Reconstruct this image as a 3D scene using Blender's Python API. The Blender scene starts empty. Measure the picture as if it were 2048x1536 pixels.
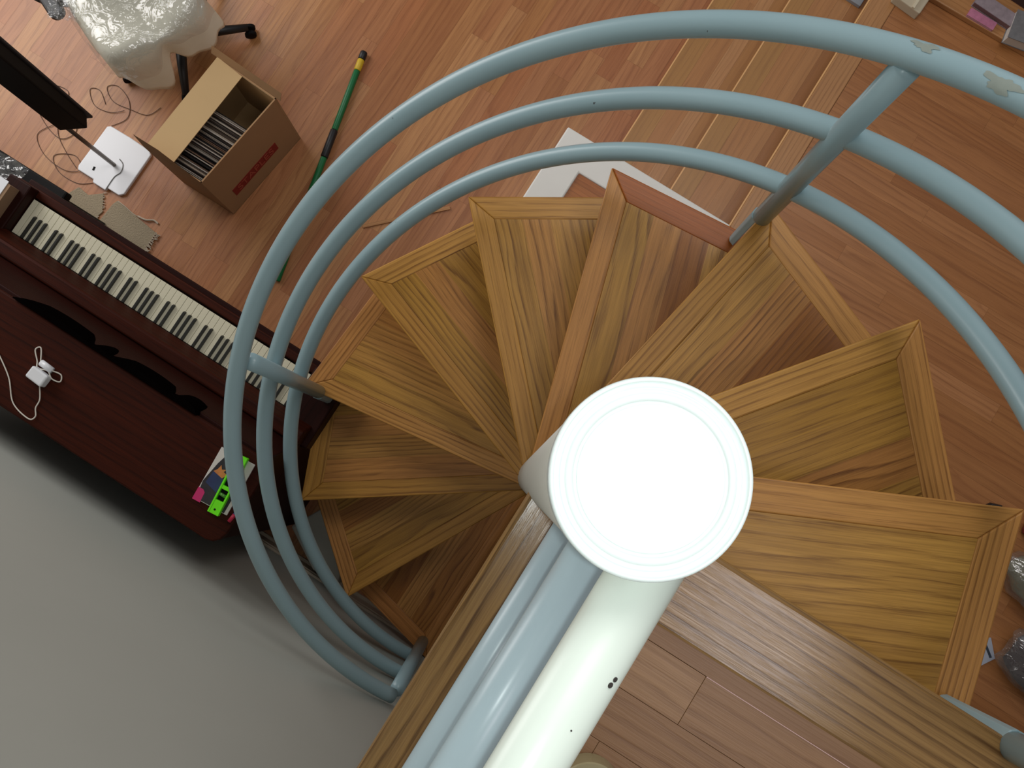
import bpy, bmesh, math, random
from mathutils import Vector, Matrix
random.seed(7)
S = bpy.context.scene
COL = S.collection
PI = math.pi
rad = math.radians

# ------------------------------------------------------------------ camera
cam_d = bpy.data.cameras.new('camera')
cam_d.sensor_width = 36.0
cam_d.lens = 1850.0 / 2048.0 * 36.0
cam_d.clip_start = 0.02
cam = bpy.data.objects.new('camera', cam_d)
COL.objects.link(cam)
_r, _u, _b = (0.846192, 0.532875, 0.001711), (-0.530333, 0.841833, 0.100318), (0.052017, -0.085796, 0.994954)
M = Matrix(((_r[0], _u[0], _b[0], -0.073), (_r[1], _u[1], _b[1], -0.045), (_r[2], _u[2], _b[2], 4.047), (0, 0, 0, 1)))
cam.matrix_world = M
S.camera = cam

# ------------------------------------------------------------------ world, lights, exposure
S.view_settings.view_transform = 'Standard'
S.view_settings.look = 'None'
S.view_settings.gamma = 1.0
S.view_settings.use_curve_mapping = False
S.view_settings.exposure = -0.85
wd = bpy.data.worlds.new('room_ambience')
S.world = wd
wd.use_nodes = True
wd.node_tree.nodes['Background'].inputs[0].default_value = (1.0, 0.96, 0.91, 1)
wd.node_tree.nodes['Background'].inputs[1].default_value = 0.23


def area_light(name, loc, target, sx, sy, watts, color):
    d = bpy.data.lights.new(name, 'AREA')
    d.shape = 'RECTANGLE'
    d.size, d.size_y = sx, sy
    d.energy = watts
    d.color = color
    o = bpy.data.objects.new(name, d)
    o.location = loc
    o.rotation_euler = (Vector(target) - Vector(loc)).to_track_quat('-Z', 'Y').to_euler()
    COL.objects.link(o)
    return o


area_light('window_daylight_left', (-4.6, 1.1, 2.3), (-1.6, 0.4, 0.2), 2.4, 2.4, 168, (1.0, 0.97, 0.95))
area_light('window_daylight_far', (0.2, 4.8, 3.9), (0.0, 0.8, 0.6), 5.0, 2.6, 26, (0.97, 0.98, 1.0))
area_light('skylight', (1.2, -0.02, 5.5), (0.9, 0.1, 0.0), .75, .75, 21, (1.0, 0.95, 0.97))
area_light('overhead_fill', (-0.3, 2.3, 5.4), (-0.3, 1.9, 0.0), 1.8, 1.8, 84, (1.0, 0.97, 0.95))  # unseen overhead fill added to brighten the steps and mid floor
fl = bpy.data.lights.new('phone_flash', 'POINT')
fl.energy = 18.0
fl.shadow_soft_size = 0.006
fl.color = (0.93, 1.0, 0.98)
flo = bpy.data.objects.new('phone_flash', fl)
flo.location = (-0.060, -0.043, 4.052)
COL.objects.link(flo)


# ------------------------------------------------------------------ mesh builder
class MB:
    def __init__(self):
        self.v, self.f, self.uv, self.tn = [], [], [], []

    def face(self, pts, uvs=None, tone=(.5, .5, .5)):
        i0 = len(self.v)
        self.v += [tuple(p) for p in pts]
        self.f.append(list(range(i0, i0 + len(pts))))
        if uvs is None:
            uvs = [(p[0], p[1]) for p in pts]
        self.uv += [tuple(u) for u in uvs]
        self.tn += [tone] * len(pts)

    def prism(self, poly, z0, z1, gdir=(1, 0), tone=None, off=None, bottom=True):
        """extruded polygon (counter-clockwise), grain along gdir"""
        if tone is None:
            tone = (random.random(), random.random(), random.random())
        if off is None:
            off = (random.uniform(0, 40), random.uniform(0, 40))
        L = math.hypot(*gdir)
        gx, gy = gdir[0] / L, gdir[1] / L
        n = len(poly)
        area = sum(poly[i][0] * poly[(i + 1) % n][1] - poly[(i + 1) % n][0] * poly[i][1] for i in range(n))
        if area < 0:
            poly = poly[::-1]

        def uv(p):
            return (p[0] * gx + p[1] * gy + off[0], -p[0] * gy + p[1] * gx + off[1])
        self.face([(p[0], p[1], z1) for p in poly], [uv(p) for p in poly], tone)
        if bottom:
            self.face([(p[0], p[1], z0) for p in poly[::-1]], [uv(p) for p in poly[::-1]], tone)
        for i in range(n):
            a, b = poly[i], poly[(i + 1) % n]
            l = math.hypot(b[0] - a[0], b[1] - a[1])
            ua = a[0] * gx + a[1] * gy + off[0]
            ub = b[0] * gx + b[1] * gy + off[0]
            if abs(ub - ua) < 0.3 * l:
                ua, ub = off[0], off[0] + 0.02
            va, vb = off[1] + 3, off[1] + 3 + (z1 - z0)
            self.face([(a[0], a[1], z0), (b[0], b[1], z0), (b[0], b[1], z1), (a[0], a[1], z1)],
                      [(ua, va), (ub, va), (ub, vb), (ua, vb)], tone)

    def box(self, c, s, rz=0.0, gdir=None, tone=None):
        cx, cy, cz = c
        hx, hy, hz = s[0] / 2, s[1] / 2, s[2] / 2
        cs, sn = math.cos(rz), math.sin(rz)
        poly = [(cx + x * cs - y * sn, cy + x * sn + y * cs) for x, y in ((-hx, -hy), (hx, -hy), (hx, hy), (-hx, hy))]
        if gdir is None:
            gdir = (cs, sn)
        self.prism(poly, cz - hz, cz + hz, gdir, tone)

    def hexa(self, b, t, tone=None):
        """general box from 4 bottom and 4 top points, both counter-clockwise from above"""
        if tone is None:
            tone = (random.random(), random.random(), random.random())
        o = random.uniform(0, 30)

        def q(ps):
            a = Vector(ps[1]) - Vector(ps[0])
            e = Vector(ps[3]) - Vector(ps[0])
            la, le = a.length, e.length
            self.face(ps, [(o, o), (o + la, o), (o + la, o + le), (o, o + le)], tone)
        q([t[0], t[1], t[2], t[3]])
        q([b[3], b[2], b[1], b[0]])
        for i in range(4):
            j = (i + 1) % 4
            q([b[i], b[j], t[j], t[i]])

    def tube(self, pts, r, seg=16, cap=True, tone=(.5, .5, .5), closed=False):
        pts = [Vector(p) for p in pts]
        n = len(pts)
        rr = r if isinstance(r, (list, tuple)) else [r] * n
        rings = []
        up = None
        dist = 0
        ds = []
        for i, p in enumerate(pts):
            a = pts[i - 1] if i else pts[0]
            b = pts[i + 1] if i < n - 1 else pts[-1]
            t = (b - a).normalized()
            if up is None:
                up = Vector((0, 0, 1)) if abs(t.z) < .9 else Vector((1, 0, 0))
            x = up - t * up.dot(t)
            if x.length < 1e-6:
                x = t.orthogonal()
            x.normalize()
            y = t.cross(x)
            up = x
            if i:
                dist += (p - pts[i - 1]).length
            ds.append(dist)
            rings.append([p + (x * math.cos(2 * PI * k / seg) + y * math.sin(2 * PI * k / seg)) * rr[i] for k in range(seg)])
        i0 = len(self.v)
        for rg in rings:
            self.v += [tuple(q) for q in rg]
        for i in range(n - 1):
            for k in range(seg):
                k2 = (k + 1) % seg
                self.f.append([i0 + i * seg + k, i0 + i * seg + k2, i0 + (i + 1) * seg + k2, i0 + (i + 1) * seg + k])
                w0, w1 = k / seg * 6.28 * rr[i], (k + 1) / seg * 6.28 * rr[i]
                self.uv += [(ds[i], w0), (ds[i], w1), (ds[i + 1], w1), (ds[i + 1], w0)]
                self.tn += [tone] * 4
        if cap:
            self.f.append([i0 + k for k in range(seg)][::-1])
            self.uv += [(0, 0)] * seg
            self.tn += [tone] * seg
            self.f.append([i0 + (n - 1) * seg + k for k in range(seg)])
            self.uv += [(0, 0)] * seg
            self.tn += [tone] * seg

    def lathe(self, prof, c=(0, 0, 0), seg=48, tone=(.5, .5, .5)):
        i0 = len(self.v)
        n = len(prof)
        for r, z in prof:
            for k in range(seg):
                a = 2 * PI * k / seg
                self.v.append((c[0] + r * math.cos(a), c[1] + r * math.sin(a), c[2] + z))
        for i in range(n - 1):
            for k in range(seg):
                k2 = (k + 1) % seg
                self.f.append([i0 + i * seg + k, i0 + i * seg + k2, i0 + (i + 1) * seg + k2, i0 + (i + 1) * seg + k])
                a0, a1 = k / seg, (k + 1) / seg
                self.uv += [(a0, i), (a1, i), (a1, i + 1), (a0, i + 1)]
                self.tn += [tone] * 4

    def grid(self, fn, nu, nv, tone=(.5, .5, .5)):
        i0 = len(self.v)
        for i in range(nu + 1):
            for j in range(nv + 1):
                self.v.append(tuple(fn(i / nu, j / nv)))
        for i in range(nu):
            for j in range(nv):
                a = i0 + i * (nv + 1) + j
                self.f.append([a, a + nv + 1, a + nv + 2, a + 1])
                self.uv += [(i / nu, j / nv), ((i + 1) / nu, j / nv), ((i + 1) / nu, (j + 1) / nv), (i / nu, (j + 1) / nv)]
                self.tn += [tone] * 4

    def build(self, name, mat, parent=None, bevel=0, smooth=False, solid=0, sub=0, weld=True, loc=None, segs=2):
        me = bpy.data.meshes.new(name)
        me.from_pydata(self.v, [], self.f)
        ul = me.uv_layers.new(name='UVMap')
        for i, u in enumerate(self.uv):
            ul.data[i].uv = u
        ca = me.color_attributes.new('tone', 'FLOAT_COLOR', 'CORNER')
        for i, t in enumerate(self.tn):
            ca.data[i].color = (t[0], t[1], t[2], 1)
        me.materials.append(mat)
        if weld:
            bm = bmesh.new()
            bm.from_mesh(me)
            bmesh.ops.remove_doubles(bm, verts=bm.verts, dist=1e-5)
            bmesh.ops.recalc_face_normals(bm, faces=bm.faces)
            bm.to_mesh(me)
            bm.free()
        o = bpy.data.objects.new(name, me)
        COL.objects.link(o)
        if loc is not None:
            # keep vertices where they were given but put the origin at loc
            me.transform(Matrix.Translation(-Vector(loc)))
            o.location = loc
        if parent is not None:
            o.parent = parent
            o.matrix_parent_inverse = Matrix.Identity(4)
            if loc is None:
                # vertices are given in world space: compensate the parent's placement
                pw = world_matrix(parent)
                o.matrix_local = pw.inverted()
        if smooth:
            for p in me.polygons:
                p.use_smooth = True
        if solid:
            m = o.modifiers.new('thick', 'SOLIDIFY')
            m.thickness = solid
            m.offset = 0
        if bevel:
            m = o.modifiers.new('bevel', 'BEVEL')
            m.width = bevel
            m.segments = segs
            m.limit_method = 'ANGLE'
            m.angle_limit = rad(40)
        if sub:
            m = o.modifiers.new('sub', 'SUBSURF')
            m.levels = sub
            m.render_levels = sub
        return o


def world_matrix(o):
    m = o.matrix_basis.copy()
    if o.parent:
        m = world_matrix(o.parent) @ o.matrix_parent_inverse @ m
    return m


def tag(o, label=None, cat=None, group=None, kind=None):
    if label:
        o['label'] = label
    if cat:
        o['category'] = cat
    if group:
        o['group'] = group
    if kind:
        o['kind'] = kind
    return o


def thing(name, label, cat, loc, group=None):
    o = bpy.data.objects.new(name, None)
    o.empty_display_size = .05
    o.location = loc
    COL.objects.link(o)
    return tag(o, label, cat, group)


# ------------------------------------------------------------------ materials
def nodes(name):
    m = bpy.data.materials.new(name)
    m.use_nodes = True
    nt = m.node_tree
    return m, nt, nt.nodes['Principled BSDF']


def plain(name, col, rough=.5, metal=0.0, spec=.5, noise=0.0, nscale=30.0, bump=0.0, coat=0.0):
    m, nt, b = nodes(name)
    b.inputs['Base Color'].default_value = (*col, 1)
    b.inputs['Roughness'].default_value = rough
    b.inputs['Metallic'].default_value = metal
    b.inputs['Specular IOR Level'].default_value = spec
    b.inputs['Coat Weight'].default_value = coat
    if noise or bump:
        tc = nt.nodes.new('ShaderNodeTexCoord')
        n = nt.nodes.new('ShaderNodeTexNoise')
        n.inputs['Scale'].default_value = nscale
        n.inputs['Detail'].default_value = 6
        nt.links.new(tc.outputs['Object'], n.inputs['Vector'])
        if noise:
            mx = nt.nodes.new('ShaderNodeMix')
            mx.data_type = 'RGBA'
            mx.inputs[6].default_value = (*[c * (1 - noise) for c in col], 1)
            mx.inputs[7].default_value = (*[min(1, c * (1 + noise)) for c in col], 1)
            nt.links.new(n.outputs['Fac'], mx.inputs[0])
            nt.links.new(mx.outputs[2], b.inputs['Base Color'])
        if bump:
            bp = nt.nodes.new('ShaderNodeBump')
            bp.inputs['Strength'].default_value = bump
            bp.inputs['Distance'].default_value = .01
            nt.links.new(n.outputs['Fac'], bp.inputs['Height'])
            nt.links.new(bp.outputs['Normal'], b.inputs['Normal'])
    return m


def mth(nt, op, a, b=None, c=None):
    n = nt.nodes.new('ShaderNodeMath')
    n.operation = op
    for i, x in enumerate((a, b, c)):
        if x is None:
            continue
        if isinstance(x, (int, float)):
            n.inputs[i].default_value = x
        else:
            nt.links.new(x, n.inputs[i])
    return n.outputs[0]


def ramp(nt, fac, stops):
    r = nt.nodes.new('ShaderNodeValToRGB')
    el = r.color_ramp.elements
    while len(el) < len(stops):
        el.new(.5)
    for e, (p, c) in zip(el, stops):
        e.position = p
        e.color = (*c, 1) if len(c) == 3 else c
    nt.links.new(fac, r.inputs[0])
    return r.outputs[0]


def mixc(nt, fac, a, b, mode='MIX'):
    n = nt.nodes.new('ShaderNodeMix')
    n.data_type = 'RGBA'
    n.blend_type = mode
    for i, x in ((0, fac), (6, a), (7, b)):
        if isinstance(x, (int, float)):
            n.inputs[i].default_value = x
        elif isinstance(x, tuple):
            n.inputs[i].default_value = (*x, 1)
        else:
            nt.links.new(x, n.inputs[i])
    return n.outputs[2]


def wood(name, tones, dark, rough=.36, band=42.0, warp=3.2, line=.5, pores=.35, spec=.45, lo=0.0, hi=1.0, streak=.5):
    """oak-like board wood: u runs along the grain (metres), per-board tone in the 'tone' attribute"""
    m, nt, b = nodes(name)
    uv = nt.nodes.new('ShaderNodeUVMap')
    uv.uv_map = 'UVMap'
    at = nt.nodes.new('ShaderNodeAttribute')
    at.attribute_name = 'tone'
    sp = nt.nodes.new('ShaderNodeSeparateColor')
    nt.links.new(at.outputs['Color'], sp.inputs[0])
    t1, t2, t3 = sp.outputs[0], sp.outputs[1], sp.outputs[2]
    sx = nt.nodes.new('ShaderNodeSeparateXYZ')
    nt.links.new(uv.outputs[0], sx.inputs[0])
    u, v = sx.outputs[0], sx.outputs[1]

    def nz(su, sv, detail=3, dist=0.0, rough_=.55):
        cb = nt.nodes.new('ShaderNodeCombineXYZ')
        nt.links.new(mth(nt, 'MULTIPLY', u, su), cb.inputs[0])
        nt.links.new(mth(nt, 'MULTIPLY', v, sv), cb.inputs[1])
        nt.links.new(mth(nt, 'MULTIPLY', t3, 9.0), cb.inputs[2])
        n = nt.nodes.new('ShaderNodeTexNoise')
        n.inputs['Scale'].default_value = 1.0
        n.inputs['Detail'].default_value = detail
        n.inputs['Distortion'].default_value = dist
        n.inputs['Roughness'].default_value = rough_
        nt.links.new(cb.outputs[0], n.inputs['Vector'])
        return n.outputs['Fac']
    w = nz(1.5, 6.0, 2)
    w2 = nz(7.0, 40.0, 3)
    dash = ramp(nt, nz(5.0, 60.0, 2), [(.3, (.25, .25, .25)), (.6, (1, 1, 1))])
    ph = mth(nt, 'ADD', mth(nt, 'MULTIPLY', v, mth(nt, 'MULTIPLY_ADD', t3, band * .9, band * .5)), mth(nt, 'MULTIPLY', w, mth(nt, 'MULTIPLY_ADD', t2, warp, warp * .35)))
    ph = mth(nt, 'ADD', ph, mth(nt, 'MULTIPLY', w2, .55))
    s = mth(nt, 'FRACT', ph)                      # saw-tooth growth rings: slow rise, sudden dark late wood
    ring = ramp(nt, s, [(0.0, (.05, .05, .05)), (.5, (.14, .14, .14)), (.74, (.75, .75, .75)), (.86, (1, 1, 1)), (.97, (.08, .08, .08))])
    fine = nz(9.0, 420.0, 3, 0.0, .6)
    fine = ramp(nt, fine, [(.42, (0, 0, 0)), (.62, (1, 1, 1))])
    broad = nz(1.2, 16.0, 3)
    broad = ramp(nt, broad, [(.3, (0, 0, 0)), (.7, (1, 1, 1))])
    tt = mth(nt, 'MULTIPLY_ADD', t1, hi - lo, lo)
    base = ramp(nt, tt, [(i / (len(tones) - 1), c) for i, c in enumerate(tones)])
    c = mixc(nt, mth(nt, 'MULTIPLY', broad, streak), base, mixc(nt, .5, base, dark))
    fade = ramp(nt, nz(.9, 11.0, 2), [(.32, (.12, .12, .12)), (.62, (1, 1, 1))])
    mid = ramp(nt, nz(2.2, 75.0, 3), [(.35, (0, 0, 0)), (.72, (1, 1, 1))])
    c = mixc(nt, mth(nt, 'MULTIPLY', mid, streak * .45), c, dark)
    c = mixc(nt, mth(nt, 'MULTIPLY', mth(nt, 'MULTIPLY', mth(nt, 'MULTIPLY', ring, dash), fade), line), c, dark)
    c = mixc(nt, mth(nt, 'MULTIPLY', mth(nt, 'MULTIPLY', fine, mth(nt, 'MULTIPLY_ADD', ring, .8, .35)), pores), c, dark)
    nt.links.new(c, b.inputs['Base Color'])
    b.inputs['Roughness'].default_value = rough
    b.inputs['Specular IOR Level'].default_value = spec
    bp = nt.nodes.new('ShaderNodeBump')
    bp.inputs['Strength'].default_value = .12
    bp.inputs['Distance'].default_value = .0008
    bp.invert = True
    nt.links.new(mth(nt, 'ADD', fine, ring), bp.inputs['Height'])
    nt.links.new(bp.outputs['Normal'], b.inputs['Normal'])
    return m


def lin(*c):
    return tuple(((x / 255) / 12.92 if x / 255 <= .04045 else ((x / 255 + .055) / 1.055) ** 2.4) for x in c)


TREAD = wood('oak_tread', [lin(196, 146, 58), lin(214, 162, 77), lin(222, 160, 86), lin(186, 122, 54), lin(156, 92, 38)], lin(92, 48, 12),
             band=46, warp=5.5, line=.68, pores=.5, streak=.6, spec=.35)
TREAD_TRIM = wood('oak_trim', [lin(206, 152, 68), lin(216, 162, 82), lin(212, 150, 84), lin(176, 98, 38)], lin(104, 56, 17),
                  band=62, warp=2.6, line=.72, pores=.45, streak=.4, spec=.3)
BEAM = wood('oak_landing_nosing', [lin(174, 136, 80), lin(166, 128, 78)], lin(78, 48, 18), rough=.2, band=52, warp=2.2, line=.9, pores=.6, streak=.3, spec=.6)
FLOOR = wood('red_oak_floor', [lin(176, 118, 72), lin(190, 130, 84), lin(194, 135, 90), lin(184, 120, 75), lin(204, 149, 97), lin(186, 128, 75)],
             lin(122, 66, 36), rough=.36, band=34, warp=5.0, line=.32, pores=.4, streak=.6)
FLOOR_HI = wood('red_oak_floor_upper', [lin(182, 124, 72), lin(192, 133, 82), lin(174, 114, 63), lin(196, 137, 88), lin(186, 126, 73)],
                lin(120, 68, 34), rough=.34, band=32, warp=5.0, line=.42, pores=.35, streak=.6)
LANDW = wood('landing_red_oak', [lin(150, 108, 68), lin(164, 124, 88), lin(150, 112, 78), lin(176, 136, 98), lin(156, 114, 76)],
             lin(104, 66, 36), rough=.36, band=40, warp=4.5, line=.4, pores=.4, streak=.5)
STEPW = wood('step_oak', [lin(182, 134, 76), lin(188, 132, 80), lin(198, 148, 98), lin(174, 116, 66)], lin(120, 74, 42), band=44, line=.25, pores=.25, streak=.35)
EDGE = plain('painted_nosing_highlight', lin(232, 178, 116), .4)  # pale colour painting the highlight on the step nosings
NOSE = wood('pale_oak_nosing', [lin(192, 140, 90), lin(188, 136, 88)], lin(128, 82, 46), band=70, warp=1.5, line=.35, pores=.4, streak=.3)
MAHOG = wood('mahogany', [lin(66, 24, 10), lin(74, 28, 12)], lin(26, 8, 4), rough=.5, band=50, warp=3.0, line=.5, pores=.5, streak=.8, spec=.12)
MAHOG_D = wood('mahogany_dark', [lin(46, 16, 10), lin(50, 18, 11)], lin(22, 8, 6), rough=.5, band=50, warp=2.0, line=.4, pores=.4, streak=.6, spec=.12)


def pipe_paint():
    m, nt, b = nodes('pale_blue_pipe_paint')
    tc = nt.nodes.new('ShaderNodeTexCoord')
    n = nt.nodes.new('ShaderNodeTexNoise')
    n.inputs['Scale'].default_value = 17
    n.inputs['Detail'].default_value = 4
    nt.links.new(tc.outputs['Object'], n.inputs['Vector'])
    n2 = nt.nodes.new('ShaderNodeTexNoise')
    n2.inputs['Scale'].default_value = 5
    n2.inputs['Detail'].default_value = 3
    nt.links.new(tc.outputs['Object'], n2.inputs['Vector'])
    chip = ramp(nt, n.outputs['Fac'], [(.735, (0, 0, 0)), (.75, (1, 1, 1))])
    base = mixc(nt, n2.outputs['Fac'], lin(144, 172, 180), lin(156, 182, 188))
    c = mixc(nt, chip, base, lin(84, 92, 96))
    nt.links.new(c, b.inputs['Base Color'])
    b.inputs['Roughness'].default_value = .3
    b.inputs['Specular IOR Level'].default_value = .5
    return m


PIPE = pipe_paint()
PIPE_FLASH = plain('pale_blue_pipe_flash_lit', lin(190, 212, 220), .3, noise=.03, nscale=6)  # stair rail blue lightened, flash light painted into the lower guard pipes
CHIP = plain('bare_grey_primer', lin(142, 152, 144), .7, noise=.14, nscale=70)
CHIPD = plain('bare_dark_metal', lin(60, 55, 52), .6)
PIPEW = plain('near_white_top_pipe', lin(226, 236, 226), .32, noise=.02, nscale=8)  # near white, lighter than the two guard pipes below
POLE = plain('off_white_pole_paint', lin(172, 168, 158), .45, noise=.04, nscale=9)
CAP = plain('white_cap_enamel', lin(232, 242, 240), .35)
WALL = plain('grey_white_wall_paint', lin(176, 178, 170), .85, noise=.05, nscale=2.2)
WHITE = plain('white_trim_paint', lin(240, 238, 232), .5, noise=.03, nscale=14)
BASEB = plain('beige_baseboard', lin(196, 180, 160), .6, noise=.06, nscale=10)
GAP = plain('floor_gap', lin(92, 54, 30), .8)
IVORY = plain('ivory_key', lin(222, 216, 190), .35, noise=.03)
EBONY = plain('ebony_key', lin(30, 29, 24), .4)
BLACK = plain('black_plastic', lin(24, 24, 26), .45)
BLACKM = plain('black_matt', lin(14, 12, 12), .7, spec=.2)
CARD = plain('cardboard', lin(168, 130, 92), .85, noise=.05, nscale=12)
CARDIN = plain('cardboard_inside', lin(196, 164, 118), .85, noise=.04, nscale=10)
RED = plain('red_print', lin(140, 34, 22), .8)
REDL = plain('pale_red_print', lin(176, 78, 58), .8)
GREY = plain('grey_metal', lin(120, 112, 104), .35, metal=.6)
WPLAST = plain('white_plastic', lin(236, 238, 242), .25)
CABLE = plain('brown_cable', lin(92, 66, 52), .5)
WCABLE = plain('white_cable', lin(214, 208, 196), .5)
CLOTH = plain('cream_cloth', lin(236, 232, 212), .9, noise=.04, nscale=16, bump=.25)
RUG = plain('grey_felt', lin(156, 142, 118), .95, noise=.14, nscale=160, bump=.5)
FRINGE = plain('rug_yarn', lin(190, 176, 156), .95)
GREEN = plain('green_pole_paint', lin(10, 108, 58), .4)
YELLOW = plain('yellow_pole_band', lin(220, 184, 44), .5)
NEON = plain('neon_green_plastic', lin(120, 255, 20), .45)
TAPE = plain('tan_tape', lin(158, 146, 110), .35, noise=.06)
GREYP = plain('grey_paper', lin(150, 154, 160), .8)
CREAM = plain('cream_card', lin(196, 184, 160), .8, noise=.04)
DARKF = plain('dark_fabric', lin(58, 44, 46), .8, noise=.4, nscale=22)
PALESHEET = plain('pale_grey_sheet', lin(164, 164, 154), .8, noise=.05, nscale=8)


def film():
    m, nt, b = nodes('clear_plastic_film')
    out = nt.nodes['Material Output']
    tc = nt.nodes.new('ShaderNodeTexCoord')
    n = nt.nodes.new('ShaderNodeTexNoise')
    n.inputs['Scale'].default_value = 14
    n.inputs['Detail'].default_value = 3
    n.inputs['Distortion'].default_value = 1.2
    nt.links.new(tc.outputs['Object'], n.inputs['Vector'])
    bp = nt.nodes.new('ShaderNodeBump')
    bp.inputs['Strength'].default_value = .9
    bp.inputs['Distance'].default_value = .02
    nt.links.new(n.outputs['Fac'], bp.inputs['Height'])
    tr = nt.nodes.new('ShaderNodeBsdfTransparent')
    tr.inputs[0].default_value = (.97, .98, .99, 1)
    gl = nt.nodes.new('ShaderNodeBsdfGlossy')
    gl.inputs['Roughness'].default_value = .12
    nt.links.new(bp.outputs['Normal'], gl.inputs['Normal'])
    df = nt.nodes.new('ShaderNodeBsdfDiffuse')
    df.inputs[0].default_value = (.85, .88, .9, 1)
    m1 = nt.nodes.new('ShaderNodeMixShader')
    m1.inputs[0].default_value = .06
    nt.links.new(tr.outputs[0], m1.inputs[1])
    nt.links.new(df.outputs[0], m1.inputs[2])
    m2 = nt.nodes.new('ShaderNodeMixShader')
    m2.inputs[0].default_value = .16
    nt.links.new(m1.outputs[0], m2.inputs[1])
    nt.links.new(gl.outputs[0], m2.inputs[2])
    nt.links.new(m2.outputs[0], out.inputs[0])
    return m


FILM = film()

# ------------------------------------------------------------------ the setting: floors, steps, walls
ZP = 0.57            # raised floor level
H = 0.2375           # spiral riser
ZL = 11 * H          # landing level


def boards(mb, x0, x1, y0, y1, z, w, along, lmin=.35, lmax=1.3, gap=.00025, tones=(0, 1), th=.012, keep=None):
    a0, a1, c0, c1 = (x0, x1, y0, y1) if along == 'x' else (y0, y1, x0, x1)
    c = c0
    while c < c1 - 1e-4:
        ce = min(c + w, c1)
        a = a0 - random.uniform(0, lmax)
        while a < a1:
            L = random.uniform(lmin, lmax)
            s, e = max(a, a0), min(a + L, a1)
            a += L
            if e - s < .002:
                continue
            t = random.uniform(*tones)
            tone = (t, random.random(), random.random())
            if along == 'x':
                p = [(s + gap, c + gap), (e - gap, c + gap), (e - gap, ce - gap), (s + gap, ce - gap)]
                g = (1, 0)
            else:
                p = [(c + gap, s + gap), (ce - gap, s + gap), (ce - gap, e - gap), (c + gap, e - gap)]
                g = (0, 1)
            o = (random.uniform(0, 60), random.uniform(0, 60))
            uvs = [(q[0] * g[0] + q[1] * g[1] + o[0], -q[0] * g[1] + q[1] * g[0] + o[1]) for q in p]
            mb.face([(q[0], q[1], z) for q in p], uvs, tone)
        c += w


mb = MB()
boards(mb, -5.2, 0.2, -.84, 4.2, 0.0, .083, 'y', .4, 1.7)
fl_o = mb.build('floor', FLOOR, weld=False)
tag(fl_o, kind='structure')
mb = MB()
mb.prism([(-5.2, -.95), (4.2, -.95), (4.2, 4.2), (-5.2, 4.2)], -.06, -.0015)
tag(mb.build('subfloor', GAP), kind='structure')

# raised floor on the right: nosing plank then boards along the wall direction
mb = MB()
mb.prism([(.13, .12), (.225, .12), (.225, 4.2), (.13, 4.2)], ZP - .02, ZP, (0, 1), (.2, .1, .4))
o = mb.build('floor_platform_nosing', NOSE, bevel=.003)
mb2 = MB()
mb2.prism([(.124, .12), (.1295, .12), (.1295, 4.2), (.124, 4.2)], ZP - .02, ZP - .001)
tag(mb2.build('floor_platform_edge_highlight', EDGE), kind='structure')  # strip painted as the light caught by the platform nosing
tag(o, kind='structure')
mb = MB()
boards(mb, .2255, 4.2, .12, 4.2, ZP, .075, 'x', .5, 1.7)
tag(mb.build('floor_platform', FLOOR_HI, weld=False), kind='structure')
mb = MB()
boards(mb, -.472, .13, .30, 1.085, ZP, .083, 'x', .5, 1.3, tones=(.9, 1))
tag(mb.build('floor_platform_corner', TREAD_TRIM, weld=False), kind='structure')
mb = MB()
mb.prism([(.14, .12), (4.2, .12), (4.2, 4.2), (.14, 4.2)], 0, ZP - .0015)
mb.prism([(-.472, .30), (.14, .30), (.14, 1.085), (-.472, 1.085)], 0, ZP - .0015)
tag(mb.build('floor_platform_base', GAP), kind='structure')
# two oak steps up to it
for k, (xa, xb) in enumerate(((-.427, -.139), (-.139, .14))):
    z = .19 * (k + 1)
    mb = MB()
    g = .0002
    cols = ((xa, xa + .083, .02), (xa + .083, xa + .166, .36), (xa + .166, xa + .225, .66 if k == 0 else .40), (xa + .225, xb, .12 if k == 0 else .95))
    for (a, b_, t) in cols:
        yy = 1.22
        while yy < 4.2:
            e = min(4.2, yy + random.uniform(.8, 1.6))
            mb.prism([(a + g, yy), (b_ - g, yy), (b_ - g, e - g), (a + g, e - g)], z - .022, z, (0, 1), (t + random.uniform(-.05, .05), random.random(), random.random()))
            yy = e
    o = mb.build('stair_step', STEPW)
    tag(o, kind='structure')
    mb = MB()
    mb.prism([(xa - .006, 1.22), (xa, 1.22), (xa, 4.2), (xa - .006, 4.2)], z - .022, z + .0005, (0, 1), (.3, .2, .2))
    tag(mb.build('stair_step_edge_highlight', EDGE), kind='structure')  # painted highlight along the front of the step
    mb = MB()
    mb.prism([(xa + .018, 1.22), (xb + .03, 1.22), (xb + .03, 4.2), (xa + .018, 4.2)], 0, z - .022, (0, 1), (.9, .2, .2))
    tag(mb.build('stair_riser', STEPW), kind='structure')

# low white wall, L-shaped
mb = MB()
mb.prism([(-.605, .72), (-.472, .72), (-.472, 1.085), (.128, 1.085), (.128, 1.22), (-.605, 1.22)], 0, .578)
tag(mb.build('wall_low', WHITE, bevel=.006), kind='structure')

# wall behind the piano and its baseboard
mb = MB()
mb.prism([(-5.2, -.95), (4.2, -.95), (4.2, -.84), (-5.2, -.84)], 0, 5.6)
tag(mb.build('wall_back', WALL), kind='structure')
mb = MB()
mb.prism([(-5.2, -.84), (.1, -.84), (.1, -.824), (-5.2, -.824)], 0, .085)
mb.prism([(-5.2, -.84), (.1, -.84), (.1, -.829), (-5.2, -.829)], .085, .1)
mb.prism([(-5.2, -.824), (.1, -.824), (.1, -.81), (-5.2, -.81)], 0, .018)
tag(mb.build('baseboard_back', BASEB, bevel=.002), kind='structure')

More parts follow.
